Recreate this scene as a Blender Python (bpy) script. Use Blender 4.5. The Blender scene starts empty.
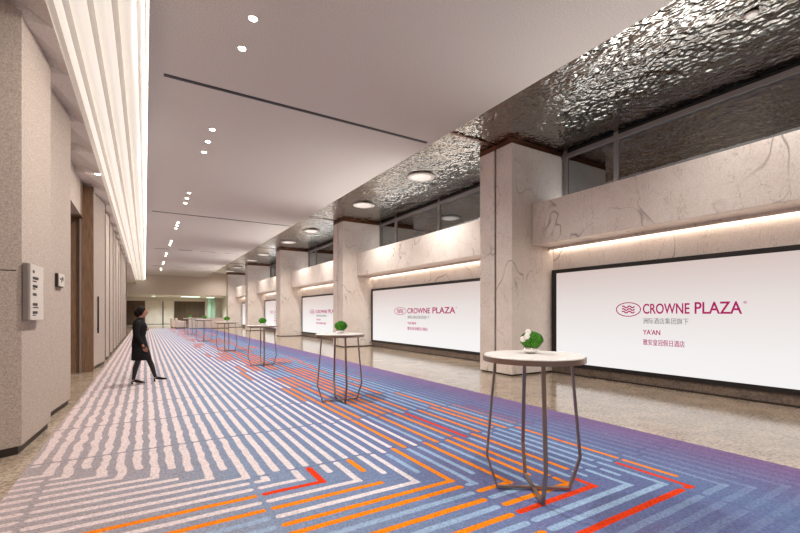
import bpy, bmesh, math, random
from mathutils import Vector, Matrix
random.seed(7)
C = bpy.context.scene.collection
PI = math.pi
R = math.radians

# ------------------------------------------------------------------ helpers
def srgb(r, g, b):
    f = lambda c: (c/255/12.92) if c/255 <= .04045 else ((c/255+.055)/1.055)**2.4
    return (f(r), f(g), f(b), 1)

class NT:
    def __init__(s, name):
        s.m = bpy.data.materials.new(name); s.m.use_nodes = True
        s.t = s.m.node_tree; s.bs = s.t.nodes['Principled BSDF']
        s.out = s.t.nodes['Material Output']
    def n(s, typ, **kw):
        nd = s.t.nodes.new(typ)
        for k, v in kw.items(): setattr(nd, k, v)
        return nd
    def set(s, sock, v):
        if hasattr(v, 'is_output') or isinstance(v, bpy.types.NodeSocket): s.t.links.new(v, sock)
        else: sock.default_value = v
    def M(s, op, a, b=None, c=None):
        nd = s.n('ShaderNodeMath', operation=op)
        s.set(nd.inputs[0], a)
        if b is not None: s.set(nd.inputs[1], b)
        if c is not None: s.set(nd.inputs[2], c)
        return nd.outputs[0]
    def mix(s, f, a, b, blend='MIX'):
        nd = s.n('ShaderNodeMix', data_type='RGBA', blend_type=blend)
        s.set(nd.inputs[0], f); s.set(nd.inputs[6], a); s.set(nd.inputs[7], b)
        return nd.outputs[2]
    def obj(s):
        return s.n('ShaderNodeTexCoord').outputs['Object']
    def mapping(s, v, scale=(1,1,1), rot=(0,0,0)):
        nd = s.n('ShaderNodeMapping'); s.set(nd.inputs[0], v)
        nd.inputs['Scale'].default_value = scale; nd.inputs['Rotation'].default_value = rot
        return nd.outputs[0]
    def noise(s, v, scale, detail=3, rough=.5, dist=0):
        nd = s.n('ShaderNodeTexNoise'); s.set(nd.inputs['Vector'], v)
        nd.inputs['Scale'].default_value = scale; nd.inputs['Detail'].default_value = detail
        nd.inputs['Roughness'].default_value = rough; nd.inputs['Distortion'].default_value = dist
        return nd.outputs['Fac']
    def ramp(s, f, stops, interp='LINEAR'):
        nd = s.n('ShaderNodeValToRGB'); cr = nd.color_ramp; cr.interpolation = interp
        while len(cr.elements) < len(stops): cr.elements.new(.5)
        for e, (p, c) in zip(cr.elements, stops): e.position = p; e.color = c
        s.set(nd.inputs[0], f); return nd.outputs[0]
    def bump(s, h, strength=.3, dist=.01):
        nd = s.n('ShaderNodeBump'); nd.inputs['Strength'].default_value = strength
        nd.inputs['Distance'].default_value = dist; s.set(nd.inputs['Height'], h)
        s.t.links.new(nd.outputs[0], s.bs.inputs['Normal'])
    def pr(s, **kw):
        for k, v in kw.items(): s.set(s.bs.inputs[k.replace('_', ' ')], v)
        return s

def plain(name, col, rough=.6, metal=0, spec=.5):
    n = NT(name); n.pr(Roughness=rough, Metallic=metal)
    n.bs.inputs['Specular IOR Level'].default_value = spec
    v = n.noise(n.obj(), 40, 2)
    dk = tuple(c*.9 for c in col[:3])+(1,)
    n.pr(Base_Color=n.mix(v, dk, col)); return n.m
def emis(name, col, st):
    n = NT(name); n.pr(Base_Color=col, Emission_Color=col, Emission_Strength=st, Roughness=.5); return n.m

def speckle(name, c1, c2, scale=120, rough=.85, bump=.0):
    n = NT(name); o = n.obj(); v = n.noise(o, scale, 2, .7)
    f = n.ramp(v, [(.3, c1), (.7, c2)])
    n.pr(Base_Color=f, Roughness=rough); n.bs.inputs['Specular IOR Level'].default_value = .2
    if bump: n.bump(v, bump, .004)
    return n.m

def marble():
    n = NT('marble'); o = n.obj()
    base = n.ramp(n.noise(o, 1.2, 5, .6), [(.3, srgb(226, 214, 203)), (.7, srgb(246, 238, 229))])
    fine = n.noise(o, 45, 2, .6)
    base = n.mix(.3, base, n.ramp(fine, [(.35, srgb(165, 145, 135)), (.65, srgb(228, 212, 202))]))
    w = n.mapping(o, (1.6, .9, .75), (.6, .4, .9))
    v1 = n.noise(w, .75, 3, .45, .5)
    d = n.M('ABSOLUTE', n.M('SUBTRACT', v1, .5))
    vein = n.ramp(d, [(0, (1, 1, 1, 1)), (.007, (0, 0, 0, 1))])
    msk = n.ramp(n.noise(o, .8, 2), [(.42, (0, 0, 0, 1)), (.6, (1, 1, 1, 1))])
    v2 = n.noise(n.mapping(o, (1.2, 1.7, .6), (.2, .9, .3)), 1.5, 5, .6, .3)
    vein2 = n.ramp(n.M('ABSOLUTE', n.M('SUBTRACT', v2, .47)), [(0, (.5, .5, .5, 1)), (.006, (0, 0, 0, 1))])
    vv = n.M('MAXIMUM', n.M('MULTIPLY', n.M('MULTIPLY', vein, msk), .75), n.M('MULTIPLY', vein2, .8))
    n.pr(Base_Color=n.mix(vv, base, srgb(110, 92, 84)), Roughness=.28)
    return n.m

def stonefloor(name, c1, c2, c3, rough=.12):
    n = NT(name); o = n.obj()
    a = n.ramp(n.noise(o, 2.2, 6, .65, .6), [(.32, c1), (.66, c2)])
    sp = n.ramp(n.noise(o, 24, 3, .7), [(.4, c3), (.52, c2), (.68, tuple(min(1, c*1.35) for c in c2[:3])+(1,))])
    n.pr(Base_Color=n.mix(.45, a, sp), Roughness=rough)
    return n.m

def ripple():
    n = NT('rippled_steel'); o = n.obj()
    w = n.mapping(o, (1, .75, 1))
    h = n.noise(w, 26, 2, .55, .3)
    n.pr(Base_Color=(.33, .30, .265, 1), Metallic=1.0, Roughness=.06)
    n.bump(h, .5, .008)
    return n.m

def glassmat():
    n = NT('dark_window_glass')
    t = n.n('ShaderNodeBsdfTransparent'); t.inputs[0].default_value = (.25, .28, .3, 1)
    g = n.n('ShaderNodeBsdfGlossy'); g.inputs[0].default_value = (.75, .8, .82, 1); g.inputs['Roughness'].default_value = .02
    lw = n.n('ShaderNodeFresnel'); lw.inputs[0].default_value = 2.2
    mx = n.n('ShaderNodeMixShader')
    n.t.links.new(n.M('ADD', lw.outputs[0], .34), mx.inputs[0]); n.t.links.new(t.outputs[0], mx.inputs[1]); n.t.links.new(g.outputs[0], mx.inputs[2])
    n.t.links.new(mx.outputs[0], n.out.inputs[0])
    return n.m

def wood(name, c1, c2):
    n = NT(name); o = n.obj()
    v = n.noise(n.mapping(o, (30, 30, 1.5)), 2, 4, .6)
    n.pr(Base_Color=n.ramp(v, [(.3, c1), (.7, c2)]), Roughness=.5); return n.m

WHITE = srgb(222, 216, 220); LB = srgb(150, 176, 206); OR = srgb(242, 136, 20); RD = srgb(222, 62, 20)
def carpetmat():
    n = NT('carpet'); o = n.obj(); M = n.M
    sx = n.n('ShaderNodeSeparateXYZ'); n.set(sx.inputs[0], o)
    X0, Y0 = sx.outputs[0], sx.outputs[1]
    wob = M('SUBTRACT', n.noise(n.mapping(o, (2.2, 2.6, 1)), 1.6, 1), .5)
    amt = n.ramp(M('DIVIDE', M('ADD', X0, 1), 4), [(0, (.10, .10, .10, 1)), (.35, (.05, .05, .05, 1)), (.6, (.006, .006, .006, 1))])
    X = M('ADD', X0, M('MULTIPLY', wob, amt)); Y = M('ADD', Y0, M('MULTIPLY', wob, .012))
    P, Q = .14, .145
    rnd = lambda v: M('FLOOR', M('ADD', v, .5))
    kp = lambda j: M('ADD', j, M('FLOOR', M('SUBTRACT', M('MULTIPLY', j, .57), .2)))
    # stripes that run across
    jq = M('DIVIDE', M('SUBTRACT', 3.51, Y), Q); j = rnd(jq)
    fy = M('MULTIPLY', M('ABSOLUTE', M('SUBTRACT', jq, j)), Q)
    hid = kp(j); xc = M('ADD', M('MULTIPLY', hid, P), 1.48)
    # stripes that run down the hall
    kq = M('DIVIDE', M('SUBTRACT', X, 1.48), P); k = rnd(kq)
    fx = M('MULTIPLY', M('ABSOLUTE', M('SUBTRACT', kq, k)), P)
    j0 = rnd(M('DIVIDE', M('ADD', k, .35), 1.57))
    part = M('COMPARE', kp(j0), k, .1)
    yc = M('SUBTRACT', 3.51, M('MULTIPLY', j0, Q))
    yn = M('ADD', yc, .15)
    wv = n.ramp(M('DIVIDE', M('ADD', X0, 1), 6), [(0, (.042, .042, .042, 1)), (.35, (.037, .037, .037, 1)), (.5, (.031, .031, .031, 1)), (1, (.028, .028, .028, 1))])
    wh = .034
    def soft(d, w):  # 1 inside, 0 outside
        return M('MINIMUM', M('MAXIMUM', M('DIVIDE', M('SUBTRACT', w, d), .008), 0), 1)
    def cap(f, e, w):
        over = M('MAXIMUM', M('SUBTRACT', w, e), 0)
        return soft(M('SQRT', M('ADD', M('MULTIPLY', f, f), M('MULTIPLY', over, over))), w)
    # segment breaks
    BH, BV = 1.55, 1.43
    xm = M('MINIMUM', X0, M('SUBTRACT', xc, .02))
    th = M('DIVIDE', M('SUBTRACT', xm, .8), BH); rh = M('FLOOR', th)
    eh = M('SUBTRACT', M('MULTIPLY', M('SUBTRACT', .5, M('ABSOLUTE', M('SUBTRACT', M('FRACT', th), .5))), BH), .012)
    jit = M('MULTIPLY', M('SINE', M('MULTIPLY', k, 2.3)), M('MULTIPLY', .07, M('GREATER_THAN', k, 2)))
    ym = M('MAXIMUM', Y0, M('ADD', yc, .02))
    tv = M('DIVIDE', M('SUBTRACT', M('SUBTRACT', ym, 3.92), jit), BV); rv = M('FLOOR', tv)
    ev = M('SUBTRACT', M('MULTIPLY', M('SUBTRACT', .5, M('ABSOLUTE', M('SUBTRACT', M('FRACT', tv), .5))), BV), .012)
    cornH = M('COMPARE', M('FLOOR', M('DIVIDE', M('SUBTRACT', xc, .82), BH)), rh, .1)
    cornV = M('COMPARE', M('FLOOR', M('DIVIDE', M('SUBTRACT', M('SUBTRACT', yc, 3.9), jit), BV)), rv, .1)
    mh = M('MULTIPLY', cap(fy, eh, wh), M('LESS_THAN', X, M('ADD', xc, .03)))
    vend = M('ADD', M('MULTIPLY', part, M('SUBTRACT', yc, .034)), M('MULTIPLY', M('SUBTRACT', 1, part), yn))
    evn = M('MINIMUM', ev, M('MAXIMUM', M('SUBTRACT', M('SUBTRACT', Y, vend), M('MULTIPLY', part, -1)), 0))
    mv = M('MULTIPLY', cap(fx, evn, wv), M('GREATER_THAN', Y, vend))
    def table(idx, s, lo=-2):
        cm = {'w': WHITE, 'b': LB, 'o': OR, 'r': RD}
        stops = [((i+.0)/32, cm[c]) for i, c in enumerate(s)]
        return n.ramp(M('DIVIDE', M('ADD', M('SUBTRACT', idx, lo), .5), 32), stops, 'CONSTANT')
    #       -2 -1 0 1 2 3 4 5 6 7 8 9 10 ...
    CR = 'wrwwowwoobbobobrobbboobbbbbbbb'
    CR = 'w'+'r'+'w'+'w'+'o'+'w'+'w'+'b'+'o'+'b'+'b'+'o'+'b'+'o'+'o'+'r'+'b'+'b'+'b'+'b'+'r'+'o'+'b'*8
    HR = 'w'+'o'+'w'+'w'+'o'+'w'+'b'+'b'+'b'+'o'+'b'+'b'+'o'+'b'+'b'+'o'+'b'+'b'+'b'+'o'+'r'+'b'*9
    V0 = 'w'*9+'o'+'w'+'b'+'o'+'b'+'o'+'r'+'b'+'o'+'b'+'o'+'o'+'b'+'o'+'r'+'b'*6
    hcol = n.mix(cornH, table(hid, HR), table(hid, CR))
    # random segments farther down the hall
    cmb = n.n('ShaderNodeCombineXYZ'); n.set(cmb.inputs[0], k); n.set(cmb.inputs[1], rv)
    wn = n.n('ShaderNodeTexWhiteNoise', noise_dimensions='2D'); n.set(wn.inputs['Vector'], cmb.outputs[0])
    rnd1 = wn.outputs['Value']
    po = n.ramp(M('DIVIDE', M('ADD', X0, M('ADD', M('MULTIPLY', M('MINIMUM', M('SUBTRACT', Y0, 5), 10), .018), 1)), 6.4),
                [(0, (0,0,0,1)), (.44, (0,0,0,1)), (.52, (.35,.35,.35,1)), (.60, (.62,.62,.62,1)), (.76, (.5,.5,.5,1)), (.84, (.1,.1,.1,1)), (.9, (0,0,0,1))])
    isor = M('LESS_THAN', rnd1, po)
    other = n.mix(M('GREATER_THAN', X0, 2.55), WHITE, LB)
    redp = n.ramp(n.noise(o, 2.6, 2), [(.64, (0,0,0,1)), (.70, (1,1,1,1))])
    vr = n.mix(isor, other, n.mix(redp, OR, RD))
    vcol = n.mix(M('COMPARE', rv, 0, .2), vr, table(k, V0))
    vcol = n.mix(cornV, vcol, table(k, CR))
    # ground colour across the hall
    fp = M('DIVIDE', M('ADD', X0, 1), 6.4)
    ground = n.ramp(fp, [(0, srgb(166, 150, 148)), (.16, srgb(152, 144, 148)), (.30, srgb(126, 144, 172)), (.45, srgb(112, 130, 168)), (.54, srgb(102, 102, 148)),
                         (.72, srgb(94, 98, 146)), (.80, srgb(98, 120, 166)), (.88, srgb(106, 108, 158)), (.96, srgb(130, 100, 154)), (1, srgb(124, 92, 146))])
    blot = n.ramp(n.noise(n.mapping(o, (1, .55, 1)), 1.6, 4, .65), [(.35, (0,0,0,1)), (.7, (1,1,1,1))])
    g2 = n.ramp(fp, [(0, srgb(180, 160, 156)), (.25, srgb(136, 146, 172)), (.5, srgb(104, 126, 176)), (.75, srgb(80, 108, 160)), (.92, srgb(100, 88, 142)), (1, srgb(134, 96, 148))])
    ground = n.mix(.16, n.mix(M('MULTIPLY', blot, .7), ground, g2), srgb(140, 142, 150))
    # faint stripes at the purple edge fade out; whites at the left go rosy
    fade = n.ramp(fp, [(0, (1,1,1,1)), (.805, (1,1,1,1)), (.83, (.3,.3,.3,1)), (.95, (.08,.08,.08,1))])
    rosy = n.ramp(fp, [(0, srgb(240, 222, 214)), (.30, srgb(255, 246, 242)), (.5, (1,1,1,1))])
    fadeh = n.ramp(M('DIVIDE', M('ADD', xc, 1), 6.4), [(0, (1,1,1,1)), (.805, (1,1,1,1)), (.83, (.25,.25,.25,1)), (.95, (.12,.12,.12,1))])
    hc = n.mix(1, hcol, rosy, 'MULTIPLY'); vc = n.mix(1, vcol, rosy, 'MULTIPLY')
    c = n.mix(M('MULTIPLY', mh, fadeh), ground, hc)
    c = n.mix(M('MULTIPLY', mv, fade), c, vc)
    # dark seams between the rows of stripes
    seam = M('MULTIPLY', soft(M('ADD', ev, .012), .012), M('MULTIPLY', M('GREATER_THAN', Y, vend), .35))
    c = n.mix(seam, c, srgb(90, 85, 100))
    pile = n.noise(o, 55, 3, .85)
    c = n.mix(1, c, n.ramp(pile, [(.34, (.60,.60,.60,1)), (.66, (1.12,1.12,1.12,1))]), 'MULTIPLY')
    n.pr(Base_Color=c, Roughness=.95); n.bs.inputs['Specular IOR Level'].default_value = .1
    n.bump(pile, .3, .004)
    return n.m

Mt = {}
Mt['marble'] = marble()
Mt['floor'] = stonefloor('floor_stone', srgb(122, 106, 90), srgb(182, 164, 144), srgb(98, 82, 68), .13)
Mt['basestone'] = stonefloor('base_stone', srgb(88, 76, 68), srgb(130, 114, 102), srgb(66, 56, 50), .3)
Mt['ceiling'] = speckle('ceiling_plaster', srgb(180, 172, 166), srgb(222, 214, 207), 60)
Mt['panel'] = speckle('wall_fabric', srgb(154, 139, 128), srgb(194, 179, 166), 60)
Mt['soffit'] = speckle('soffit_plaster', srgb(203, 192, 182), srgb(223, 213, 203), 40)
Mt['ripple'] = ripple()
Mt['glass'] = glassmat()
Mt['carpet'] = carpetmat()
Mt['black'] = plain('black_metal', srgb(24, 20, 20), .45)
Mt['plinth'] = plain('dark_plinth', srgb(44, 32, 28), .5)
Mt['bronze'] = plain('bronze_trim', srgb(120, 78, 58), .3, .8)
Mt['frame'] = plain('window_frame_metal', srgb(150, 143, 140), .4, .3)
Mt['leg'] = plain('brushed_bronze', srgb(158, 138, 126), .3, .85)
Mt['wood'] = wood('brown_wood', srgb(98, 72, 52), srgb(140, 108, 82))
Mt['darkwood'] = wood('dark_wood', srgb(66, 46, 34), srgb(100, 76, 58))
n = NT('table_marble'); n.pr(Base_Color=n.ramp(n.noise(n.obj(), 6, 5, .6, 1), [(.3, srgb(214, 208, 204)), (.6, srgb(232, 228, 224))]), Roughness=.3); Mt['top'] = n.m
Mt['led'] = emis('warm_led', (1, .90, .80, 1), 3.2)
Mt['ledcool'] = emis('cool_led', (.92, .96, 1, 1), 6)
Mt['bulb'] = emis('downlight_lens', (1, .93, .85, 1), 14)
Mt['disc'] = emis('disc_light', (1, .95, .88, 1), .16)
Mt['tube'] = emis('lit_tube', (.95, .90, .81, 1), .23)  # glow put into the tubes so the lit surfaces look bright
Mt['ringmetal'] = plain('white_ring', srgb(235, 230, 225), .4)
Mt['magenta'] = emis('magenta_ink', srgb(150, 4, 88), .32)
Mt['greyink'] = emis('grey_ink', srgb(105, 110, 112), .35)
Mt['green'] = speckle('moss_green', srgb(30, 84, 18), srgb(88, 158, 44), 60, .7)
Mt['petal'] = plain('white_petals', srgb(250, 243, 236), .5)
n = NT('silver_bowl'); n.pr(Base_Color=(.8, .78, .76, 1), Metallic=1, Roughness=.12); Mt['silver'] = n.m
Mt['upholstery'] = speckle('pale_upholstery', srgb(205, 188, 176), srgb(226, 212, 200), 40)
Mt['cloth'] = speckle('black_cloth', srgb(20, 18, 20), srgb(34, 31, 34), 50)
Mt['skin'] = plain('skin', srgb(176, 122, 98), .5)
Mt['hair'] = plain('dark_hair', srgb(22, 14, 13), .75, 0, .2)
Mt['tights'] = plain('black_tights', srgb(24, 20, 22), .5)
Mt['sign'] = plain('sign_plate', srgb(206, 196, 186), .4)
Mt['ink'] = plain('dark_ink', srgb(50, 42, 40), .6)
Mt['lip'] = plain('lip', srgb(150, 70, 66), .5)
Mt['greenglow'] = emis('green_glass_light', srgb(196, 232, 208), 1.5)
# the screens: a lit picture, soft rose at the top running to white, as on the display itself
n = NT('screen_picture'); sx = n.n('ShaderNodeSeparateXYZ'); n.set(sx.inputs[0], n.obj())
col = n.ramp(n.M('DIVIDE', sx.outputs[2], 2.6), [(0, srgb(250, 249, 249)), (.3, srgb(246, 243, 242)), (.65, srgb(234, 225, 222)), (1, srgb(212, 192, 186))])
n.pr(Base_Color=(.02,.02,.02,1), Emission_Color=col, Emission_Strength=.435, Roughness=.4); Mt['screen'] = n.m

class MB:
    def __init__(s): s.bm = bmesh.new()
    def box(s, x0, x1, y0, y1, z0, z1):
        v = [s.bm.verts.new(p) for p in ((x0,y0,z0),(x1,y0,z0),(x1,y1,z0),(x0,y1,z0),(x0,y0,z1),(x1,y0,z1),(x1,y1,z1),(x0,y1,z1))]
        for f in ((0,3,2,1),(4,5,6,7),(0,1,5,4),(1,2,6,5),(2,3,7,6),(3,0,4,7)): s.bm.faces.new([v[i] for i in f])
        return s
    def prism(s, pts, z0, z1):
        a = [s.bm.verts.new((x, y, z0)) for x, y in pts]; b = [s.bm.verts.new((x, y, z1)) for x, y in pts]
        s.bm.faces.new(a[::-1]); s.bm.faces.new(b)
        for i in range(len(pts)):
            j = (i+1) % len(pts); s.bm.faces.new((a[i], a[j], b[j], b[i]))
        return s
    def ring(s, c, u, v, r1, r2, seg):
        return [s.bm.verts.new(c+u*math.cos(2*PI*i/seg)*r1+v*math.sin(2*PI*i/seg)*r2) for i in range(seg)]
    def bridge(s, a, b):
        n_ = len(a)
        for i in range(n_): s.bm.faces.new((a[i], a[(i+1)%n_], b[(i+1)%n_], b[i]))
    def lathe(s, prof, seg=24, c=(0,0,0)):
        rings = []
        for r, z in prof:
            rings.append(s.ring(Vector((c[0], c[1], c[2]+z)), Vector((1,0,0)), Vector((0,1,0)), max(r, 1e-4), max(r, 1e-4), seg))
        for a, b in zip(rings, rings[1:]): s.bridge(a, b)
        s.bm.faces.new(rings[0][::-1]); s.bm.faces.new(rings[-1]); return s
    def sweep(s, pts, w, h, side, seg=4, closed=False):
        """bar swept along points; side = direction of width w"""
        pts = [Vector(p) for p in pts]; side = Vector(side).normalized(); rings = []
        for i, p in enumerate(pts):
            if closed:
                d = (pts[(i+1) % len(pts)]-pts[i-1]).normalized(); k = 1
            elif i == 0: d = (pts[1]-p).normalized(); k = 1
            elif i == len(pts)-1: d = (p-pts[i-1]).normalized(); k = 1
            else:
                d1 = (p-pts[i-1]).normalized(); d2 = (pts[i+1]-p).normalized(); d = (d1+d2).normalized()
                k = 1/max(.5, d.dot(d1))
            nrm = side.cross(d).normalized()
            if seg == 4:
                rings.append([s.bm.verts.new(p+side*a*w/2+nrm*b*h/2*k) for a, b in ((-1,-1),(1,-1),(1,1),(-1,1))])
            else: rings.append(s.ring(p, side, nrm, w/2, h/2*k, seg))
        for a, b in zip(rings, rings[1:]): s.bridge(a, b)
        if closed: s.bridge(rings[-1], rings[0])
        else: s.bm.faces.new(rings[0][::-1]); s.bm.faces.new(rings[-1])
        return s
    def ball(s, c, r, sub=2, sc=(1,1,1), jit=0):
        g = bmesh.ops.create_icosphere(s.bm, subdivisions=sub, radius=1)
        for v in g['verts']:
            k = 1+random.uniform(-jit, jit)
            v.co = Vector((c[0]+v.co.x*r*sc[0]*k, c[1]+v.co.y*r*sc[1]*k, c[2]+v.co.z*r*sc[2]*k))
        return s
    def build(s, name, mat, parent=None, bevel=0, smooth=False, loc=(0,0,0)):
        bmesh.ops.recalc_face_normals(s.bm, faces=s.bm.faces)
        me = bpy.data.meshes.new(name); s.bm.to_mesh(me); s.bm.free()
        if smooth:
            for p in me.polygons: p.use_smooth = True
        o = bpy.data.objects.new(name, me); C.objects.link(o)
        me.materials.append(Mt[mat] if isinstance(mat, str) else mat)
        o.parent = parent; o.location = loc
        if bevel:
            b = o.modifiers.new('bevel', 'BEVEL'); b.width = bevel; b.segments = 2; b.limit_method = 'ANGLE'
        return o

def tag(o, label, cat, group=None, kind=None):
    o['label'] = label; o['category'] = cat
    if group: o['group'] = group
    if kind: o['kind'] = kind
    return o
def thing(name, label, cat, loc=(0,0,0), group=None, rz=0):
    o = bpy.data.objects.new(name, None); C.objects.link(o); o.location = loc; o.rotation_euler = (0,0,rz)
    o.empty_display_size = .2
    return tag(o, label, cat, group)
def struct(o, label, cat):
    return tag(o, label, cat, kind='structure')
def kids(o): return [c for c in bpy.data.objects if c.parent == o]
def copy_tree(o, parent=None):
    c = o.copy(); C.objects.link(c); c.parent = parent
    for ch in kids(o): copy_tree(ch, c)
    return c

# ------------------------------------------------------------------ setting
ZC = 5.65; XW = 8.85; YE = 53.6; XE = 6.0
P0, PP, CW = 7.05, 9.87, 1.10
cols = [P0+PP*i for i in range(5)]
struct(MB().box(-6.2, 9.5, -4.2, 66, -.12, 0).build('floor', 'floor'), 'polished beige and brown stone floor along both sides of the carpet', 'floor')
struct(MB().box(.045, XE, -4.2, YE+.3, ZC, ZC+.15).build('ceiling', 'ceiling'), 'flat pinkish grey ceiling above the carpet', 'ceiling')
from mathutils import noise as mn
def hammered():
    m = MB(); bm = m.bm; ys = []; y = -4.2
    while y < cols[4]+CW: ys.append(y); y += (.1 if y < .5 else .022 if y < 14 else .032 if y < 26 else .06)
    ys.append(cols[4]+CW); nx = 160; rows = []
    for y in ys:
        row = []
        for i in range(nx+1):
            x = XE+3.5*i/nx
            h = mn.noise(Vector((x*14.5, y*12.0, 0)))*.0145+mn.noise(Vector((x*3.6, y*3, 3)))*.018
            row.append(bm.verts.new((x, y, ZC+.013+h)))
        rows.append(row)
    for A, B in zip(rows, rows[1:]):
        for i in range(nx): bm.faces.new((A[i], A[i+1], B[i+1], B[i]))
    top = [bm.verts.new(p) for p in ((XE, ys[0], ZC+.12), (9.5, ys[0], ZC+.12), (9.5, ys[-1], ZC+.12), (XE, ys[-1], ZC+.12))]
    bm.faces.new(top)
    bm.faces.new([top[0], top[1]]+rows[0][::-1]); bm.faces.new([top[3], top[2]]+rows[-1][::-1])
    bm.faces.new([top[0], top[3]]+[q[0] for q in rows][::-1]); bm.faces.new([top[1], top[2]]+[q[-1] for q in rows][::-1])
    o = m.build('ceiling', 'ripple')
    for p in o.data.polygons:
        if len(p.vertices) == 4: p.use_smooth = True
    return o
struct(hammered(), 'rippled mirror steel soffit along the windows', 'ceiling')
struct(MB().box(XE, 9.5, cols[4]+CW, YE+.3, 6.5, 6.6).build('trim_2', 'soffit'), 'raised pale ceiling at the far right end', 'ceiling')
struct(MB().box(XE, XE+.1, cols[4]+CW, YE+.3, ZC+.15, 6.5).build('trim_3', 'soffit'), 'upstand beside the raised far ceiling', 'ceiling')
struct(MB().box(XW, XW+.2, -4.2, YE, 0, 3.6).build('wall_right', 'marble'), 'veined beige stone wall behind the screens', 'wall')
struct(MB().box(XW, XW+.6, cols[4]+CW, YE, 3.6, 6.5).build('trim_4', 'marble'), 'tall stone wall past the last column', 'wall')
struct(MB().box(-2.4, 9.5, -4.4, -4.2, 0, 5.8).build('wall_back', 'panel'), 'plain wall behind the camera', 'wall')
# dark stone skirting and line under the screens
struct(MB().box(XW-.03, XW, -4.2, YE, 0.03, .2).build('baseboard_right', 'basestone'), 'dark stone skirting under the screens', 'baseboard')
struct(MB().box(XW-.05, XW, -4.2, YE, 0.0, .03).build('trim_5', 'plinth'), 'dark line where the right wall meets the floor', 'baseboard')

# far end: bulkhead and the lounge behind
struct(MB().box(-6.2, 9.5, YE, YE+.3, 3.57, 6.6).build('wall_far', 'soffit'), 'pale bulkhead closing off the far end of the ceiling', 'wall')
struct(MB().box(-6.2, 9.5, YE+.3, 66, 3.57, 3.7).build('trim_6', 'soffit'), 'lower ceiling of the lounge beyond the bulkhead', 'ceiling')
w = MB(); w.box(-6.2, 9.5, 64.4, 64.6, 0, 3.57); struct(w.build('trim_7', 'marble'), 'pale stone wall at the back of the lounge', 'wall')
struct(MB().box(-6.2, 9.5, 64.2, 64.4, 3.1, 3.57).build('trim_8', 'soffit'), 'pale band along the top of the lounge wall', 'wall')
struct(MB().box(-6.4, -6.2, 33, 66, 0, 5.8).build('wall_left_far', 'panel'), 'wall of the side bay at the far left', 'wall')
struct(MB().box(9.3, 9.5, YE, 66, 0, 3.6).build('wall_right_far', 'marble'), 'right hand stone wall of the lounge', 'wall')
struct(MB().box(-6.2, -.8, 33.0, YE, 4.72, 4.8).build('trim_9', 'soffit'), 'ceiling of the side bay at the far left', 'ceiling')

def panelset(name, label, x0, x1, mat, y=64.4, nb=4):
    t = thing(name, label, 'wall panel', ((x0+x1)/2, y, 0))
    w = (x1-x0)
    MB().box(-w/2, w/2, -.08, -.0, .05, 3.1).build('panel', mat, t)
    m = MB()
    for i in range(1, nb): m.box(-w/2+w*i/nb-.015, -w/2+w*i/nb+.015, -.09, -.081, .05, 3.1)
    m.build('joint', 'black', t)
    MB().box(-w/2, w/2, -.1, 0, 0, .05).build('plinth', 'plinth', t)
    return t
panelset('wood_wall_panel', 'dark brown wooden wall panel at the far left of the lounge', -2.6, .02, 'darkwood')
panelset('stone_wall_panel', 'wide pale stone panel left of a dark post in the lounge', .05, 2.0, 'marble', nb=1)
panelset('stone_wall_panel', 'narrow pale stone panel right of a dark post in the lounge', 2.14, 3.3, 'marble', nb=1)
panelset('wood_wall_panel', 'long brown wooden wall panel behind the pale counter', 3.4, 7.2, 'darkwood', nb=6)
t = tag(MB().box(-.06, .06, -.14, 0, 0, 3.1).build('wall_post', 'black', loc=(2.07, 64.4, 0)), 'thin dark post between two pale stone panels in the lounge', 'post')
t = thing('glass_partition', 'greenish glass partition right of the brown panelling in the lounge', 'partition', (7.8, 62.5, 0))
gm = NT('green_glass'); gm.pr(Base_Color=srgb(170, 205, 185), Roughness=.1, Alpha=.5); Mt['ggreen'] = gm.m
MB().box(-.5, .5, -.02, .02, .05, 3.5).build('pane', 'ggreen', t)
for sx_ in (-.5, .0, .5): MB().box(sx_-.03, sx_+.03, -.04, .04, 0, 3.56).build('mullion', 'frame', t)
for i, (x, y, lx, ly, lb) in enumerate([(.9, 58.5, .5, 1.6, 'small bright green glass panel in the lounge ceiling, the left one'), (4.9, 58.5, 2.2, 2.6, 'wide bright green glass panel in the lounge ceiling'),
                                    (7.4, 60.5, 1.0, 3.0, 'bright green glass ceiling panel nearest the right lounge wall')]):
    t = thing('ceiling_panel_light', lb, 'light', (x, y, 3.57), 'lit glass panels of the lounge ceiling')
    MB().box(-lx/2, lx/2, -ly/2, ly/2, -.03, -.002).build('diffuser', 'greenglow', t)
    MB().sweep([(-lx/2, -ly/2, -.02), (lx/2, -ly/2, -.02), (lx/2, ly/2, -.02), (-lx/2, ly/2, -.02)], .05, .05, (0,0,1), closed=True).build('frame', 'frame', t)

# ------------------------------------------------------------------ left wall (saw tooth fabric panels)
ZS = 4.72
def wpanel(pts, label, z0=.09, z1=ZS, mat='panel', pl=True, grp='tall fabric panels of the left wall'):
    """tall panel; pts = plan outline"""
    cx = sum(p[0] for p in pts)/len(pts); cy = sum(p[1] for p in pts)/len(pts)
    t = thing('wall_panel', label, 'wall panel', (cx, cy, 0), grp)
    q = [(x-cx, y-cy) for x, y in pts]
    MB().prism(q, z0, z1).build('panel', mat, t)
    if pl:
        qq = [((x-.03), y*.995) for x, y in q]
        MB().prism(qq, 0, z0).build('plinth', 'plinth', t)
    return t
wpanel([(-2.4, -4.2), (-2.2, -4.2), (-2.2, 5.30), (-2.4, 5.30)], 'plain beige side wall panel beside the camera')
wpanel([(-2.4, 5.3), (-2.2, 5.3), (-1.12, 5.90), (-2.4, 5.90)], 'beige fabric panel at the left edge, angled towards the camera')
wpanel([(-2.4, 5.9), (-1.12, 5.9), (-1.05, 7.04), (-2.4, 7.04)], 'tall beige fabric panel carrying the tall sign plate')
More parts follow.
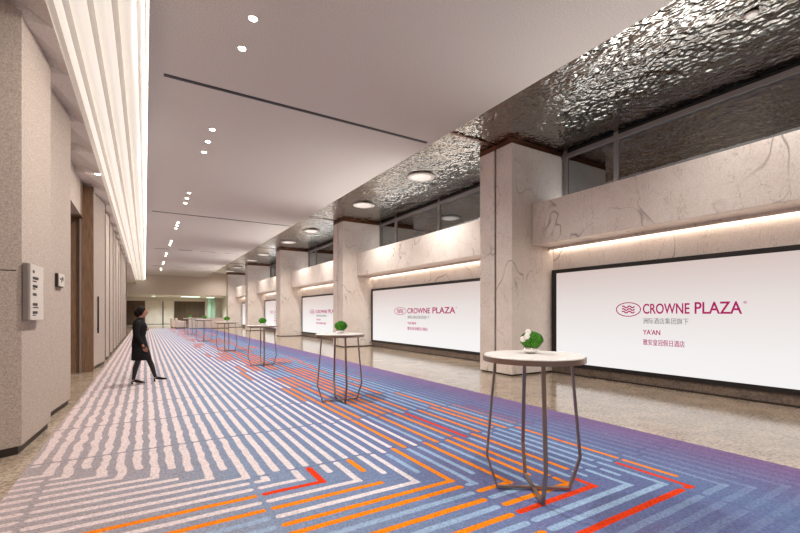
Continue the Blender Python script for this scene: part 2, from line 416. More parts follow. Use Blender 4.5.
wpanel([(-2.4, 7.04), (-1.2, 7.04), (-1.045, 8.71), (-2.4, 8.71)], 'tall beige fabric panel carrying the small square sign')
# joint line at the first panel
struct(MB().box(-1.34, -1.125, 5.70, 5.71, 1.93, 1.94).build('trim_10', 'plinth'), 'short horizontal joint on the first panel', 'trim')
# recess with lift opening
t = thing('lift_recess', 'brown wood lined lift recess in the left wall', 'lift recess', (-1.9, 10.9, 0))
MB().box(-.5, -.35, -2.17, 2.28, 0, 3.9).build('door_panel', 'wood', t)
MB().box(-.5, .56, -2.17, 1.88, 3.9, ZS).build('lintel', 'panel', t)
MB().box(-.5, .78, 2.28, 2.43, 0, ZS).build('reveal', 'wood', t)
MB().box(.50, .53, 2.22, 2.28, 0, ZS).build('edge_strip', 'frame', t)
MB().box(-.5, .57, 1.88, 2.28, 3.9, ZS).build('lintel_end', 'wood', t)
# further panels down the wall
y = 13.35; i = 0; ords = ['first', 'second', 'third', 'fourth', 'fifth', 'sixth', 'seventh', 'eighth', 'ninth', 'tenth', 'eleventh', 'twelfth']
while y < 31:
    L = 1.78
    t = wpanel([(-2.4, y), (-1.17, y), (-1.0, y+L-.02), (-2.4, y+L-.02)], 'beige fabric wall panel, the %s past the lift recess' % ords[i])
    MB().box(-.994-t.location.x, -.99-t.location.x, y+L-.09-t.location.y, y+L-.02-t.location.y, .09, ZS).build('seam_shadow_strip', 'darkwood', t)  # dark strip on the face, stands for the shaded seam at the step
    y += L; i += 1
yl = y
wpanel([(-2.4, yl), (-.98, yl), (-.98, yl+.5), (-2.4, yl+.5)], 'narrow dark brown panel ending the left wall', mat='darkwood', grp=None)
struct(MB().box(-6.2, -1.0, yl+.5, yl+.7, 0, ZS).build('wall_left', 'panel'), 'return wall at the end of the left wall', 'wall')
t = thing('door_pull', 'long slim black door pull just past the lift recess', 'handle', (-1.10, 14.0, 0))
MB().box(.0, .035, -.02, .02, .95, 1.95).build('bar', 'black', t, bevel=.005)
MB().box(-.05, .0, -.012, .012, 1.05, 1.08).build('mount', 'black', t)
MB().box(-.05, .0, -.012, .012, 1.82, 1.85).build('mount', 'black', t)

# folded soffit above the left wall
notch = [-4.2, 5.9, 7.04, 8.71] + [13.35+1.78*i for i in range(0, 11)]
m = MB(); bm = m.bm
cuts = [2.6, 4.2] + notch[1:4] + [10.25, 11.8] + notch[4:]
while cuts[-1] < 51: cuts.append(cuts[-1]+1.78)
wallp, edgep = [(-4.2, -.04)], [-4.2]
for c_ in cuts:
    wallp += [(c_-.02, .09), (c_+.04, -.05)]; edgep += [c_-.22, c_+.22]
wallp.append((YE, .05)); edgep.append(YE)
ro = [(bm.verts.new((-2.4, a[0], ZS+.02)), bm.verts.new((-1.16, a[0], ZS+a[1])), bm.verts.new((-.88, e_, ZS+.02)), bm.verts.new((-.88, e_, ZS+.3)), bm.verts.new((-2.4, a[0], ZS+.3))) for a, e_ in zip(wallp, edgep)]
for A, B in zip(ro, ro[1:]):
    for q in range(5): bm.faces.new((A[q], A[(q+1) % 5], B[(q+1) % 5], B[q]))
struct(m.build('trim_11', 'soffit'), 'folded plaster soffit between the left wall and the lit tubes', 'ceiling')
struct(MB().box(-2.4, .044, -4.2, YE, ZC-.05, ZC+.15).build('trim_12', 'ceiling'), 'closed top of the light cove', 'ceiling')
struct(MB().box(-2.4, -.95, -4.2, YE, ZS+.31, ZS+.36).build('trim_13', 'soffit'), 'upper side of the left soffit', 'ceiling')

# ------------------------------------------------------------------ cove of lit tubes
t = thing('cove_light', 'long ceiling cove of four lit white tubes', 'light', (0, 0, 5.2))
for cx in (-.91, -.665, -.42, -.175):
    m = MB(); rings = []
    for yy in (-4.0, YE-.05):
        rings.append([m.bm.verts.new((cx+.100*math.cos(a), yy, .155*math.sin(a))) for a in [2*PI*i/32 for i in range(32)]])
    m.bridge(*rings); m.bm.faces.new(rings[0]); m.bm.faces.new(rings[1][::-1])
    m.build('lit_tube', 'tube', t, smooth=True)
    m = MB(); q = [(cx+.06, -.10), (cx+.175, -.0), (cx+.175, .03), (cx+.06, .0)]
    a = [m.bm.verts.new((x, -4.0, z)) for x, z in q]; b = [m.bm.verts.new((x, YE-.05, z)) for x, z in q]
    m.bridge(a, b); m.bm.faces.new(a); m.bm.faces.new(b[::-1]); m.build('shade_slat', 'ringmetal', t)  # added slat between tubes, shaped to imitate their shaded sides
MB().box(.02, .035, -4, YE-.05, -.03, .0).build('edge_light_strip', 'led', t)
MB().box(.012, .045, -4.1, YE-.02, .0, .40).build('side_board', 'ringmetal', t)

# ------------------------------------------------------------------ ceiling slots
for (yy, segs, w, lb) in [(8.35, [(.28, 5.86)], .085, 'long black slot across the ceiling, nearest the camera'),
                       (19.75, [(.25, 5.94)], .07, 'thin dark slot across the ceiling, second from the camera'),
                       (31.0, [(.5, 1.3), (1.9, 2.7), (3.2, 4.1), (4.7, 5.6)], .10, 'nearer row of dashes'),
                       (42.5, [(.5, 1.3), (2.3, 3.2), (4.2, 5.1)], .12, 'farther row of dashes')]:
    for q, (a, b) in enumerate(segs):
        l2 = lb if len(segs) == 1 else 'short dark ceiling dash, %s from the left in the %s' % (ords[q], lb)
        tag(MB().box(a, b, -w/2, w/2, -.012, 0).build('ceiling_slot', 'black', loc=(0, yy, ZC)), l2, 'slot', 'dark slots across the ceiling')
for i, yb in enumerate(cols):
    g = MB().box(XE+.0, 7.4, -.03, .03, -.012, 0).build('soffit_groove', 'bronze', loc=(0, yb+.55, ZC))
    tag(g, 'dark groove across the mirror soffit leading to the %s column from the camera' % ords[i], 'groove', 'grooves across the mirror soffit')

# ------------------------------------------------------------------ columns
for i, yb in enumerate(cols):
    t = thing('stone_column', ['nearest square veined stone column, beside the nearest large screen', 'second stone column from the camera, left of the second screen',
            'third stone column from the camera along the right wall', 'fourth stone column from the camera along the right wall',
            'farthest stone column, at the far end of the right wall'][i], 'column', (8.1, yb+CW/2, 0), 'stone columns along the right wall')
    w2 = CW/2
    m = MB(); m.box(-.7, 1.2, -w2, -.03, .04, 5.53).box(-.7, 1.2, .03, w2, .04, 5.53); m.build('shaft', 'marble', t, bevel=.006)
    MB().box(-.66, -.6, -.03, .03, .04, 5.53).build('shadow_gap', 'plinth', t)
    MB().box(-.705, 1.2, -w2-.005, w2+.005, 5.53, ZC-.002).build('top_band', 'bronze', t)
    MB().box(-.67, 1.2, -w2+.03, w2-.03, 0, .04).build('plinth', 'plinth', t)

# ------------------------------------------------------------------ bays: ledge, windows, screens
bays = [(-4.15, cols[0])] + [(cols[i]+CW, cols[i+1]) for i in range(4)]
names = ['nearest', 'second', 'third', 'fourth', 'fifth']
def text_mesh(txt, name, mat, parent, y, z, width, height, depth=.004, bold=.0):
    """lettering on a screen: reads along -Y, faces -X. y = left end, z = base line"""
    cu = bpy.data.curves.new('lettering', 'FONT'); cu.body = txt; cu.extrude = .02; cu.offset = bold
    to = bpy.data.objects.new('lettering_curve', cu); C.objects.link(to)
    dg = bpy.context.evaluated_depsgraph_get(); dg.update()
    me = bpy.data.meshes.new_from_object(to.evaluated_get(dg))
    bpy.data.objects.remove(to)
    xs = [v.co.x for v in me.vertices]; ys = [v.co.y for v in me.vertices]
    x0, x1, y0, y1 = min(xs), max(xs), min(ys), max(ys)
    if txt[0].isascii(): y0 = 0; y1 = max(ys)
    for v in me.vertices:
        a, b, c = v.co
        v.co = (-depth/2-(c/.02)*depth/2, y-(a-x0)/(x1-x0)*width, z+(b-y0)/(y1-y0)*height)
    me.materials.clear(); me.materials.append(Mt[mat])
    o = bpy.data.objects.new(name, me); C.objects.link(o); o.parent = parent
    return o

logos = [ # emblem y0,y1, letters y0,y1, sub widths
    (5.33, 4.81, 4.76, 3.06), (14.85, 13.95, 13.85, 10.85), (25.3, 24.2, 24.05, 20.6), (35.0, 33.9, 33.7, 30.2), (44.9, 43.8, 43.6, 40.1)]
for i, (ya, yb) in enumerate(bays):
    lab = names[i]
    # stone ledge box
    t = thing('stone_ledge', '%s veined stone ledge box above the %s screen' % (('nearest long', 'second', 'third', 'fourth', 'farthest')[i], ('nearest', 'second', 'third', 'fourth', 'farthest')[i]), 'ledge', (8.45, 0, 3.13), 'stone ledges over the screens')
    e0 = ya if i == 0 else ya+.0; e1 = yb-.01
    MB().box(-.37, .75, e0, e1, .02, 1.02).build('ledge_body', 'marble', t, bevel=.006)
    MB().box(.30, .385, e0+.05, e1-.05, -.012, .018).build('light_strip', 'led', t)
    MB().box(.24, .29, e0, e1, -.04, .02).build('valance', 'marble', t)
    MB().box(.54, .60, e0+.05, e1-.05, 1.021, 1.04).build('uplight_strip', 'ledcool', t)
    # window
    t = bpy.data.objects.new('window_%d' % (i+1), None); C.objects.link(t); t.location = (9.25, 0, 4.15)
    struct(t, 'dark clerestory window strip, %s from the camera, above a stone ledge' % ('first', 'second', 'third', 'fourth', 'fifth')[i], 'window')
    mull = [yb-.10] + [v for v in ((yb-1.45, yb-7.65) if i == 0 else (yb-1.45, yb-4.55, yb-7.65)) if v > ya+.2] + [ya+.06]
    for a, b in zip(mull, mull[1:]):
        MB().box(0, .02, b+.05, a-.05, .08, 1.30).build('pane', 'glass', t)
    for v in mull: MB().box(-.05, .07, v-.05, v+.05, 0, 1.5).build('mullion', 'frame', t, bevel=.004)
    MB().box(-.06, .07, ya, yb, 1.32, 1.42).build('window_frame', 'frame', t)
    MB().box(-.02, .07, ya, yb, 1.42, 1.499).build('head_gap', 'black', t)
    MB().box(-.05, .07, ya, yb, 0.0, .08).build('window_sill', 'frame', t)
    # screen
    t = thing('display_screen', ['nearest and largest bright screen, right of the nearest column', 'second bright screen, between the nearest and second columns',
         'third bright screen, between the second and third columns', 'narrow strip of the fourth screen, past the third column',
         'thin sliver of the farthest screen, past the fourth column'][i], 'screen', (8.78, 0, 0), 'screens along the right wall')
    s0 = ya+.06 if i else 0.9; s1 = yb-.03
    fr = MB(); fr.box(-.0, .07, s0, s1, .20, .29).box(0, .07, s0, s1, 2.49, 2.58).box(0, .07, s0, s0+.13, .29, 2.49).box(0, .07, s1-.13, s1, .29, 2.49)
    fr.build('bezel', 'black', t)
    MB().box(.015, .07, s0+.13, s1-.13, .29, 2.49).build('display', 'screen', t)
    a0, a1, l0, l1 = logos[i]; L = l0-l1; dx = .012
    hold = lambda o: setattr(o, 'location', (dx, 0, 0))
    m = MB(); cy, cz, ry, rz = (a0+a1)/2, 1.575, (a0-a1)/2, .145
    pts = [(0, cy+ry*math.cos(q), cz+rz*math.sin(q)) for q in [2*PI*s/40 for s in range(40)]]
    m.sweep(pts, .006, .018, (1,0,0), closed=True)
    for dz in (-.055, 0, .055):
        m.sweep([(0, cy+ry*.52*(u/8-1)*-1, cz+dz+.02*math.sin(u*PI/4+.4)) for u in range(17)], .006, .024, (1,0,0))
    hold(m.build('emblem', 'magenta', t))
    sp = l0-L*.555
    hold(text_mesh('CROWNE', 'lettering', 'magenta', t, l0, 1.49, L*.51, .2, bold=.014))
    hold(text_mesh('PLAZA', 'lettering', 'magenta', t, l0-L*.56, 1.49, L*.43, .215, bold=.014))
    hold(text_mesh('®', 'trademark', 'magenta', t, l1+.0, 1.66, .05, .045))
    hold(text_mesh('洲际酒店集团旗下', 'tagline', 'greyink', t, l0, 1.28, L*.5, .12, bold=.0))
    hold(text_mesh("YA'AN", 'lettering', 'magenta', t, l0, 1.06, L*.2, .10, bold=.014))
    hold(text_mesh('雅安皇冠假日酒店', 'lettering', 'magenta', t, l0, .84, L*.46, .125, bold=.003))

# round recessed discs in the mirror soffit
for i, (y_, lb) in enumerate([(10.5, 'round light disc in the mirror soffit, just past the nearest column'), (14.4, 'round light disc in the mirror soffit, second past the nearest column'),
        (20.3, 'round light disc in the mirror soffit, just past the second column'), (24.2, 'round light disc in the mirror soffit, second past the second column'),
        (30.2, 'round light disc in the mirror soffit, just past the third column'), (34.1, 'round light disc in the mirror soffit, second past the third column'),
        (40.1, 'round light disc in the mirror soffit, just past the fourth column'), (44.0, 'round light disc in the mirror soffit, second past the fourth column')]):
    if i == 0:
        t0 = thing('disc_light', lb, 'light', (7.17, y_, ZC-.008), 'round discs in the mirror soffit')
        MB().lathe([(.30, -.03), (.36, -.045), (.41, -.03), (.41, .0), (.30, .0)], 40).build('ring', 'ringmetal', t0, smooth=False)
        MB().lathe([(.29, -.028), (.29, -.032)], 40).build('diffuser', 'disc', t0)
    else:
        t = copy_tree(t0); t.location = (7.17, y_, ZC-.008); t['label'] = lb
t = thing('soffit_downlight', 'single small downlight in the mirror soffit at the top right', 'light', (7.19, 2.41, ZC))
MB().lathe([(.07, -.02), (.085, -.012), (.085, -.001)], 20).build('trim_ring', 'ringmetal', t)
MB().lathe([(.06, -.024), (.055, -.021)], 20).build('lens', 'disc', t)

# downlights
def spot(loc, power, ang=110, col=(1, .965, .92), r=.12):
    l = bpy.data.lights.new('downlight_lamp', 'SPOT'); l.energy = power; l.spot_size = R(ang); l.spot_blend = .8
    l.color = col; l.shadow_soft_size = r
    o = bpy.data.objects.new('downlight_lamp', l); C.objects.link(o); o.location = loc; return o
d0 = None
for gi, yc_ in enumerate([6.1, 11.05, 16.9, 22.4, 28.2, 34.0, 39.8, 45.5]):
    for s_, dy in (('nearest', -.78), ('middle', 0), ('farthest', .78)):
        if gi == 0 and dy < 0: word = 'lone downlight just above the top of the photo'; 
        lb = 'small bright ceiling downlight, %s of the %s row of three from the camera' % (s_, ords[gi])
        if d0 is None:
            d0 = t = thing('downlight', lb, 'light', (1.3, yc_+dy, ZC), 'ceiling downlights in rows of three')
            MB().lathe([(.05, -.008), (.066, -.010), (.07, -.001)], 20).build('trim_ring', 'ringmetal', t)
            MB().lathe([(.052, -.014), (.048, -.0115)], 20).build('lens', 'bulb', t)
        else:
            t = copy_tree(d0); t.location = (1.3, yc_+dy, ZC); t['label'] = lb
    l = spot((1.3, yc_, ZC-.06), 380, 165)
t = copy_tree(d0); t.location = (-.93, 11.9, ZS-.0); t['label'] = 'single small downlight in the soffit over the lift recess'; t['group'] = 'soffit downlight'

for xx, yy in ((1.3, .7), (4.2, .2), (1.3, -2.6)): spot((xx, yy, ZC-.06), 190, 160)  # added lamps out of view, put in to brighten the foreground
# lamps over the stone walk (in the soffit discs)
spot((7.17, 2.41, ZC-.07), 90, 140)
for yy in (10.5, 14.4, 20.3, 24.2, 30.2, 34.1, 40.1, 44.0):
    spot((7.17, yy, ZC-.07), 270, 140, (1, .965, .91))
# added area lamps and lounge lamps
def area(loc, sx_, sy_, power, col=(1, .92, .84), rot=(0,0,0), name='fill_lamp'):
    l = bpy.data.lights.new(name, 'AREA'); l.shape = 'RECTANGLE'; l.size = sx_; l.size_y = sy_; l.energy = power; l.color = col
    o = bpy.data.objects.new(name, l); C.objects.link(o); o.location = loc; o.rotation_euler = rot; return o
for yy in (57, 61): spot((1.5, yy, 3.5), 330, 150, (.93, 1, .97)); spot((6.2, yy, 3.5), 380, 150, (.90, 1, .96))
spot((7.4, 50.8, 6.4), 260, 150, (1, .93, .85)); spot((-3.5, 44, 4.6), 260, 150)

for i, (ya, yb) in enumerate(bays):
    area((8.3, (ya+yb)/2, 4.22), .12, yb-ya-2.6, 25, (1, 1, .98), (0, R(110), 0), 'ceiling_fill_lamp').data.spread = R(64)  # area lamps added on the ledges to brighten the ceiling
# ------------------------------------------------------------------ carpet
tag(MB().box(-.97, 5.33, -4.1, 46.5, 0.0, .012).build('carpet', 'carpet'), 'long carpet of white, blue, orange and purple angular stripes', 'carpet')

# ------------------------------------------------------------------ tables
def make_table():
    t = thing('cocktail_table', '', 'table', group='high cocktail tables in a row on the carpet')
    MB().lathe([(.395, 1.118), (.405, 1.120), (.405, 1.134), (.398, 1.140)], 56).build('tabletop', 'top', t)
    MB().lathe([(.385, 1.088), (.415, 1.088), (.415, 1.128), (.406, 1.128), (.406, 1.118), (.385, 1.118)], 56).build('rim', 'leg', t)
    for i in range(4):
        a = PI/2*i; d = Vector((math.cos(a), math.sin(a), 0)); s_ = Vector((-math.sin(a), math.cos(a), 0))
        P = lambda r, z: d*r+Vector((0, 0, z))
        MB().sweep([P(.315, 1.09), P(.385, .285), P(.300, .022), P(.0, .022)], .030, .018, s_).build('leg', 'leg', t)
    m = MB()
    m.box(-.33, .33, -.015, .015, 1.07, 1.089).box(-.0149, .0149, -.33, .33, 1.071, 1.0885); m.build('brace', 'leg', t)
    return t
tabs = [(2.79, 2.42, -4), (2.82, 6.57, 24), (2.83, 12.1, 26), (2.72, 17.4, 10), (2.65, 24.0, 20), (2.6, 31.4, 5)]
tlab = ['nearest tall cocktail table, white marble top on angular metal legs', 'second nearest tall cocktail table, in front of the third screen',
        'third cocktail table from the camera, beside the third column', 'fourth cocktail table from the camera',
        'fifth cocktail table from the camera, second from last', 'farthest cocktail table, last in the row before the armchairs']
base = make_table()
yaw = -31.4
for i, (x, y_, a) in enumerate(tabs):
    o = base if i == 0 else copy_tree(base)
    o.location = (x, y_, .012); o.rotation_euler = (0, 0, R(yaw+a)); o['label'] = tlab[i]

def make_plant(flowers):
    t = thing('potted_plant', '', 'plant', group='moss balls in silver bowls')
    MB().lathe([(.030, 0), (.036, .002), (.062, .022), (.070, .042), (.064, .058), (.060, .058), (.064, .042), (.05, .03)], 28).build('bowl', 'silver', t, smooth=True)
    m = MB(); m.ball((.008, 0, .112), .084, 3, (1.08, 1.05, .85), .06)
    for q in range(520):
        u = random.uniform(-.25, 1); th = random.uniform(0, 2*PI); s_ = math.sqrt(1-u*u)
        nn = Vector((s_*math.cos(th), s_*math.sin(th), u)); c = Vector((.008, 0, .112))+Vector((nn.x*.088, nn.y*.086, nn.z*.070))
        tg = nn.orthogonal().normalized(); tg.rotate(Matrix.Rotation(random.uniform(0, 6.3), 3, nn)); b = nn.cross(tg)
        l = random.uniform(.012, .02); w_ = .006
        vs = [m.bm.verts.new(p) for p in (c-b*w_, c+tg*l*.5+nn*.008-b*w_*.2, c+tg*l+nn*.012, c+b*w_+nn*.002)]
        m.bm.faces.new(vs)
    m.build('foliage', 'green', t)
    if flowers:
        for fx, fy, fz, r in ((-.085, -.055, .126, .024), (-.058, -.075, .150, .024), (-.045, -.065, .186, .024)):
            f = MB()
            for p in range(7):
                a = 2*PI*p/7; f.ball((fx+.55*r*math.cos(a), fy-.3*r, fz+.55*r*math.sin(a)), r*.55, 2, (1, .45, 1))
            f.ball((fx, fy-.4*r, fz), r*.35, 1)
            f.build('flower', 'petal', t, smooth=True)
    return t
pl = ['moss ball with white flowers in a silver bowl on the nearest table', 'green moss ball in a bowl on the second nearest table', 'green moss ball in a bowl on the third table',
      'green moss ball in a bowl on the fourth table', 'green moss ball in a bowl on the fifth table', 'small green moss ball in a bowl on the farthest table']
p0 = make_plant(True); pb = make_plant(False)
for i, (x, y_, a) in enumerate(tabs):
    o = p0 if i == 0 else (pb if i == 1 else copy_tree(pb))
    off = [(.045, .065), (.03, .05), (0, 0), (0, 0), (0, 0), (0, 0)][i]
    o.location = (x+off[0], y_+off[1], .012+1.1405); o.rotation_euler = (0, 0, R(yaw)); o['label'] = pl[i]
    if i: o.scale = (1.12, 1.12, 1.12)

# ------------------------------------------------------------------ signs on the left wall
ang = math.atan2(.07, 1.14)
t = thing('wall_sign', 'tall pale directory sign plate on the beige wall panel', 'sign', (-1.095, 6.16, 1.725), rz=-ang)
MB().box(0, .045, -.27, .25, -.30, .31).build('backing', 'frame', t)
MB().box(.046, .058, -.24, .25, -.30, .31).build('plate', 'sign', t)
m = MB()
for q, (z, l, w_) in enumerate([(.23, .05, .03), (.16, .2, .03), (.125, .12, .015), (.07, .18, .03), (.04, .1, .012), (-.02, .14, .03), (-.13, .18, .03), (-.165, .2, .012), (-.22, .15, .03), (-.25, .08, .012)]):
    yy = -.16
    while yy < -.16+l: m.box(.0582, .060, yy, yy+.028, z-w_/2, z+w_/2); yy += .036
m.build('lettering', 'ink', t)
ang2 = math.atan2(.155, 1.67)
t = thing('room_sign', 'small square sign with an arrow on the second beige panel', 'sign', (-1.112, 7.98, 1.985), rz=-ang2)
MB().box(-.01, .035, -.13, .16, -.10, .10).build('backing', 'plinth', t)
MB().box(.036, .046, -.11, .17, -.085, .10).build('plate', 'sign', t)
m = MB(); m.sweep([(.048, -.02, -.03), (.048, .09, .05)], .004, .016, (1,0,0)).sweep([(.048, .03, .05), (.048, .09, .05), (.048, .09, -.0)], .004, .014, (1,0,0)).box(.046, .05, -.06, .0, .01, .035)
m.build('arrow', 'ink', t)

# ------------------------------------------------------------------ lounge furniture
def armchair(label, x, y_, rz):
    t = thing('armchair', label, 'armchair', (x, y_, .012 if y_ < 46.4 else 0), 'pale boxy armchairs', rz)
    MB().box(-.42, .42, -.40, .36, .16, .46).build('seat', 'upholstery', t, bevel=.03)
    MB().box(-.50, .50, .30, .48, .12, .98).build('backrest', 'upholstery', t, bevel=.04)
    for s_ in (-1, 1): MB().box(min(s_*.42, s_*.54), max(s_*.42, s_*.54), -.42, .40, .12, .72).build('arm', 'upholstery', t, bevel=.03)
    for a, b in ((-.44, -.34), (.44, -.34), (-.44, .40), (.44, .40)): MB().box(a-.025, a+.025, b-.025, b+.025, 0, .13).build('leg', 'black', t)
armchair('pale armchair standing farthest to the left of the counter', 2.75, 49.5, R(90))
armchair('pale armchair in the middle of three left of the counter', 2.75, 47.4, R(90))
armchair('pale armchair nearest the left end of the long counter', 2.95, 45.3, R(90))
t = thing('low_counter', 'long low pale counter across the far end of the carpet', 'counter', (5.3, 44.2, .0))
MB().box(-1.75, 1.75, -.25, .25, .06, .98).build('counter_body', 'upholstery', t, bevel=.01)
MB().box(-1.78, 1.78, -.28, .28, .981, 1.02).build('counter_top', 'marble', t, bevel=.006)
MB().box(-1.72, 1.72, -.22, .22, .013, .06).build('plinth', 'plinth', t)

# ------------------------------------------------------------------ person
def skin(name, verts, edges, radii, mat, parent, sub=2, root=0):
    me = bpy.data.meshes.new(name); me.from_pydata([Vector(v) for v in verts], edges, [])
    o = bpy.data.objects.new(name, me); C.objects.link(o)
    o.modifiers.new('skin', 'SKIN'); o.modifiers['skin'].use_smooth_shade = True
    sv = me.skin_vertices[0].data
    for i, r in enumerate(radii):
        sv[i].radius = r if isinstance(r, tuple) else (r, r); sv[i].use_root = (i == root)
    s_ = o.modifiers.new('sub', 'SUBSURF'); s_.levels = sub; s_.render_levels = sub
    dg = bpy.context.evaluated_depsgraph_get(); dg.update()
    m2 = bpy.data.meshes.new_from_object(o.evaluated_get(dg)); m2.name = name
    o.modifiers.clear(); o.data = m2; m2.materials.clear(); m2.materials.append(Mt[mat])
    for p in m2.polygons: p.use_smooth = True
    o.parent = parent; return o
def chain(lists):
    V, E, Rr = [], [], []
    for start, pts in lists:
        prev = start
        for p, r in pts:
            V.append(p); Rr.append(r)
            if prev is not None: E.append((prev, len(V)-1))
            prev = len(V)-1
    return V, E, Rr
def ell(sec, seg=28):
    """closed garment from horizontal oval sections: (cx, cy, z, rx, ry)"""
    m = MB(); rings = []
    for cx, cy, z, rx, ry in sec: rings.append(m.ring(Vector((cx, cy, z)), Vector((1,0,0)), Vector((0,1,0)), rx, ry, seg))
    for a, b in zip(rings, rings[1:]): m.bridge(a, b)
    m.bm.faces.new(rings[0][::-1]); m.bm.faces.new(rings[-1]); return m

pr = thing('person', 'person in black jacket and skirt with dark hair, walking across the carpet', 'person', (-.10, 10.40, .019))
# x = walking direction, -y = side towards the camera
# body: one continuous skinned figure
V, E, Rr = chain([
    (None, [((0, 0, .88), (.115, .125)), ((.0, 0, 1.0), (.095, .11)), ((.0, 0, 1.12), (.10, .12)), ((.0, 0, 1.25), (.095, .12)), ((.01, 0, 1.335), (.05, .05)), ((.025, 0, 1.39), (.042, .042)), ((.035, 0, 1.44), (.05, .05))]),
    # near (rear) leg
    (0, [((-.01, -.075, .80), .085), ((-.02, -.08, .65), .074), ((-.02, -.08, .47), .052), ((-.065, -.08, .34), .053), ((-.10, -.08, .12), .030), ((-.105, -.08, .075), .033), ((-.02, -.08, .045), .030), ((.07, -.08, .02), .022)]),
    # far (front) leg
    (0, [((.05, .075, .80), .085), ((.11, .08, .65), .074), ((.18, .08, .47), .052), ((.23, .08, .34), .052), ((.29, .08, .12), .031), ((.305, .08, .08), .033), ((.38, .08, .06), .029), ((.47, .08, .035), .020)]),
    # near arm, swinging a little forward
    (3, [((-.01, -.135, 1.275), .04), ((-.035, -.20, 1.18), .042), ((-.045, -.215, 1.03), .038), ((.02, -.215, .90), .031), ((.065, -.205, .80), .024), ((.08, -.20, .765), .027)]),
    # far arm, elbow bent, forearm held forward
    (3, [((-.01, .135, 1.275), .04), ((-.03, .20, 1.17), .042), ((-.02, .215, 1.05), .038), ((.06, .17, 1.08), .031), ((.125, .09, 1.12), .024), ((.145, .06, 1.13), .026)]),
])
skin('body', V, E, Rr, 'skin', pr)
# hands' fingers
def fingers(name, palm, d, spread, down, thumb):
    palm, d, spread, down, thumb = map(Vector, (palm, d, spread, down, thumb))
    L = []
    for i, ln in enumerate((.062, .070, .066, .052)):
        s_ = palm+spread*(i-1.5)*.017
        L.append((None, [(tuple(s_), .008), (tuple(s_+d*ln*.45), .0078), (tuple(s_+d*ln*.8+down*ln*.2), .007), (tuple(s_+d*ln+down*ln*.5), .006)]))
    L.append((None, [(tuple(palm-spread*.02-d*.02), .010), (tuple(palm-spread*.02+thumb*.03), .009), (tuple(palm-spread*.02+thumb*.045+d*.02), .007)]))
    for l in L:
        V, E, Rr = chain([l]); skin('finger', V, E, Rr, 'skin', pr, 1)
fingers('hand', (.092, -.20, .745), (.25, 0, -.97), (-1, 0, -.2), (.8, .1, -.4), (.9, 0, -.4))
fingers('hand', (.158, .04, 1.135), (.45, -.88, .15), (0, .2, 1), (-.6, -.7, -.2), (.3, -.3, .8))
# head with face
hd = MB(); g = bmesh.ops.create_icosphere(hd.bm, subdivisions=4, radius=1)
hc = Vector((.055, 0, 1.500))
for v in g['verts']:
    x, y_, z = v.co
    f = max(0, x)
    jaw = max(0, -z)
    px = x*.090*(1-.10*jaw); py = y_*.070*(1-.28*jaw*jaw); pz = z*.112
    if f > .3:
        nose = math.exp(-((y_/.16)**2))*math.exp(-(((z+.08)/.20)**2)); px += .020*nose*f
        eye = math.exp(-(((abs(y_)-.33)/.14)**2))*math.exp(-(((z-.08)/.12)**2)); px -= .008*eye
        lip = math.exp(-((y_/.28)**2))*math.exp(-(((z+.48)/.07)**2)); px += .005*lip
        chin = math.exp(-((y_/.3)**2))*math.exp(-(((z+.82)/.18)**2)); px += .010*chin
    v.co = hc+Vector((px, py, pz))
hd.ball((hc.x-.005, -.071, hc.z), .024, 2, (.55, .3, 1)); hd.ball((hc.x-.005, .071, hc.z), .024, 2, (.55, .3, 1))
head = hd.build('head', 'skin', pr, smooth=True)
e = MB()
for s_ in (-1, 1): e.ball((hc.x+.076, s_*.025, hc.z+.009), .011, 2, (.6, 1.1, .6))
e.build('eyes', 'ink', head, smooth=True)
MB().ball((hc.x+.083, 0, hc.z-.054), .02, 2, (.35, 1, .28)).build('mouth', 'lip', head, smooth=True)
h = MB(); g = bmesh.ops.create_icosphere(h.bm, subdivisions=4, radius=1)
for v in list(g['verts']):
    x, y_, z = v.co
    v.co = Vector((hc.x-.022+x*.098, y_*.086, hc.z+.022+z*.105))
bmesh.ops.bisect_plane(h.bm, geom=h.bm.verts[:]+h.bm.edges[:]+h.bm.faces[:], plane_co=(hc.x+.040, 0, hc.z+.03), plane_no=(.88, 0, -.47), clear_outer=True)
h.ball((hc.x-.085, 0, hc.z-.02), .068, 3, (1, 1.15, 1.2), .04)
h.build('hair', 'hair', pr, smooth=True)
# clothes
j = ell([(.01, 0, .775, .150, .185), (.008, 0, .80, .150, .188), (.0, 0, .90, .136, .172), (.0, 0, 1.00, .115, .148), (.005, 0, 1.10, .125, .158), (.012, 0, 1.19, .138, .172), (.0, 0, 1.27, .118, .178), (.0, 0, 1.325, .085, .140), (.012, 0, 1.355, .055, .07), (.015, 0, 1.37, .052, .06)])
jk = j.build('jacket', 'cloth', pr, smooth=True)
def sleeve(pts):
    V, E, Rr = chain([(None, pts)]); return skin('sleeve', V, E, Rr, 'cloth', pr, 2)
sleeve([((-.01, -.10, 1.30), .062), ((-.012, -.15, 1.275), .068), ((-.035, -.20, 1.18), .057), ((-.045, -.215, 1.03), .051), ((.02, -.215, .90), .044), ((.055, -.207, .82), .036)])
sleeve([((-.01, .10, 1.30), .062), ((-.012, .15, 1.275), .068), ((-.03, .20, 1.17), .057), ((-.02, .215, 1.05), .052), ((.06, .17, 1.08), .045), ((.115, .105, 1.115), .036)])
MB().lathe([(.052, 0), (.056, .0), (.050, .035), (.046, .035)], 24, (.020, 0, 1.35)).build('collar', 'cloth', pr, smooth=True)
m = MB()
for z in (.88, .96, 1.04): m.ball((.128 if z < .95 else .122, 0, z), .009, 1)
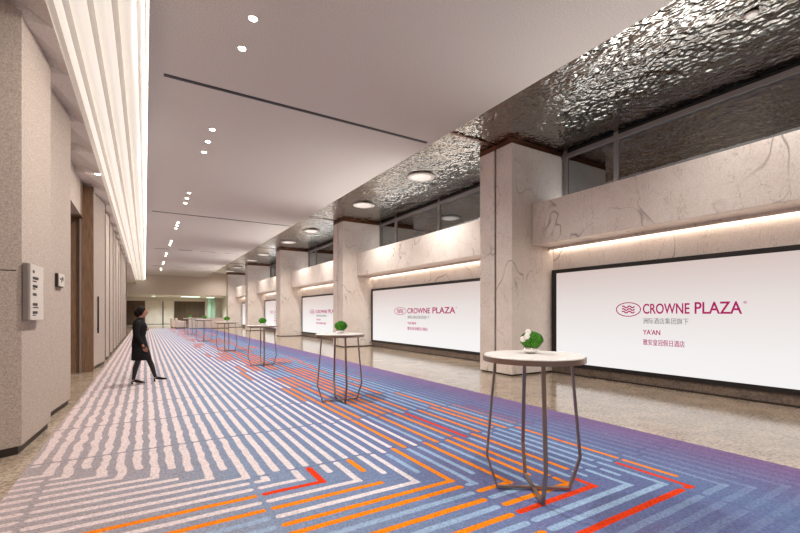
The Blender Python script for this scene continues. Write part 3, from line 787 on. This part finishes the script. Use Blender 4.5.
m.build('button', 'plinth', jk)
ell([(.045, 0, .49, .185, .150), (.042, 0, .50, .186, .152), (.03, 0, .62, .172, .172), (.015, 0, .76, .150, .172), (.0, 0, .90, .130, .162)]).build('skirt', 'cloth', pr, smooth=True)
for nm, pts in (('tights', [((-.02, -.08, .60), .070), ((-.02, -.08, .47), .057), ((-.065, -.08, .34), .058), ((-.10, -.08, .12), .035), ((-.105, -.08, .08), .038)]),
                ('tights', [((.13, .08, .60), .068), ((.18, .08, .47), .057), ((.23, .08, .34), .057), ((.29, .08, .12), .036), ((.305, .08, .085), .038)])):
    V, E, Rr = chain([(None, pts)]); skin(nm, V, E, Rr, 'tights', pr)
def shoe(pts, heel):
    V, E, Rr = chain([(None, pts)]); s_ = skin('shoe', V, E, Rr, 'hair', pr)
    MB().sweep(heel, .03, .028, (0,1,0)).build('heel', 'hair', s_)
shoe([((-.125, -.08, .075), (.036, .034)), ((-.06, -.08, .065), (.038, .032)), ((.03, -.08, .036), (.040, .026)), ((.105, -.08, .020), (.026, .015))], [(-.13, -.08, .06), (-.125, -.08, .0)])
shoe([((.285, .08, .080), (.036, .034)), ((.34, .08, .075), (.038, .032)), ((.43, .08, .050), (.040, .026)), ((.515, .08, .040), (.024, .015))], [(.275, .08, .07), (.285, .08, .0)])

# ------------------------------------------------------------------ camera, world, view
cam = bpy.data.cameras.new('camera'); co = bpy.data.objects.new('camera', cam); C.objects.link(co)
co.location = (0, 0, 1.5); co.rotation_euler = (R(90), 0, R(-31.4))
cam.sensor_width = 36; cam.lens = 418/800*36; cam.shift_y = 46.5/800; cam.clip_end = 200
bpy.context.scene.camera = co
wd = bpy.data.worlds.new('night'); bpy.context.scene.world = wd; wd.use_nodes = True
wd.node_tree.nodes['Background'].inputs[0].default_value = (.03, .04, .05, 1); wd.node_tree.nodes['Background'].inputs[1].default_value = .3
vs = bpy.context.scene.view_settings
vs.view_transform = 'Standard'; vs.look = 'None'; vs.gamma = 1; vs.exposure = 1.12
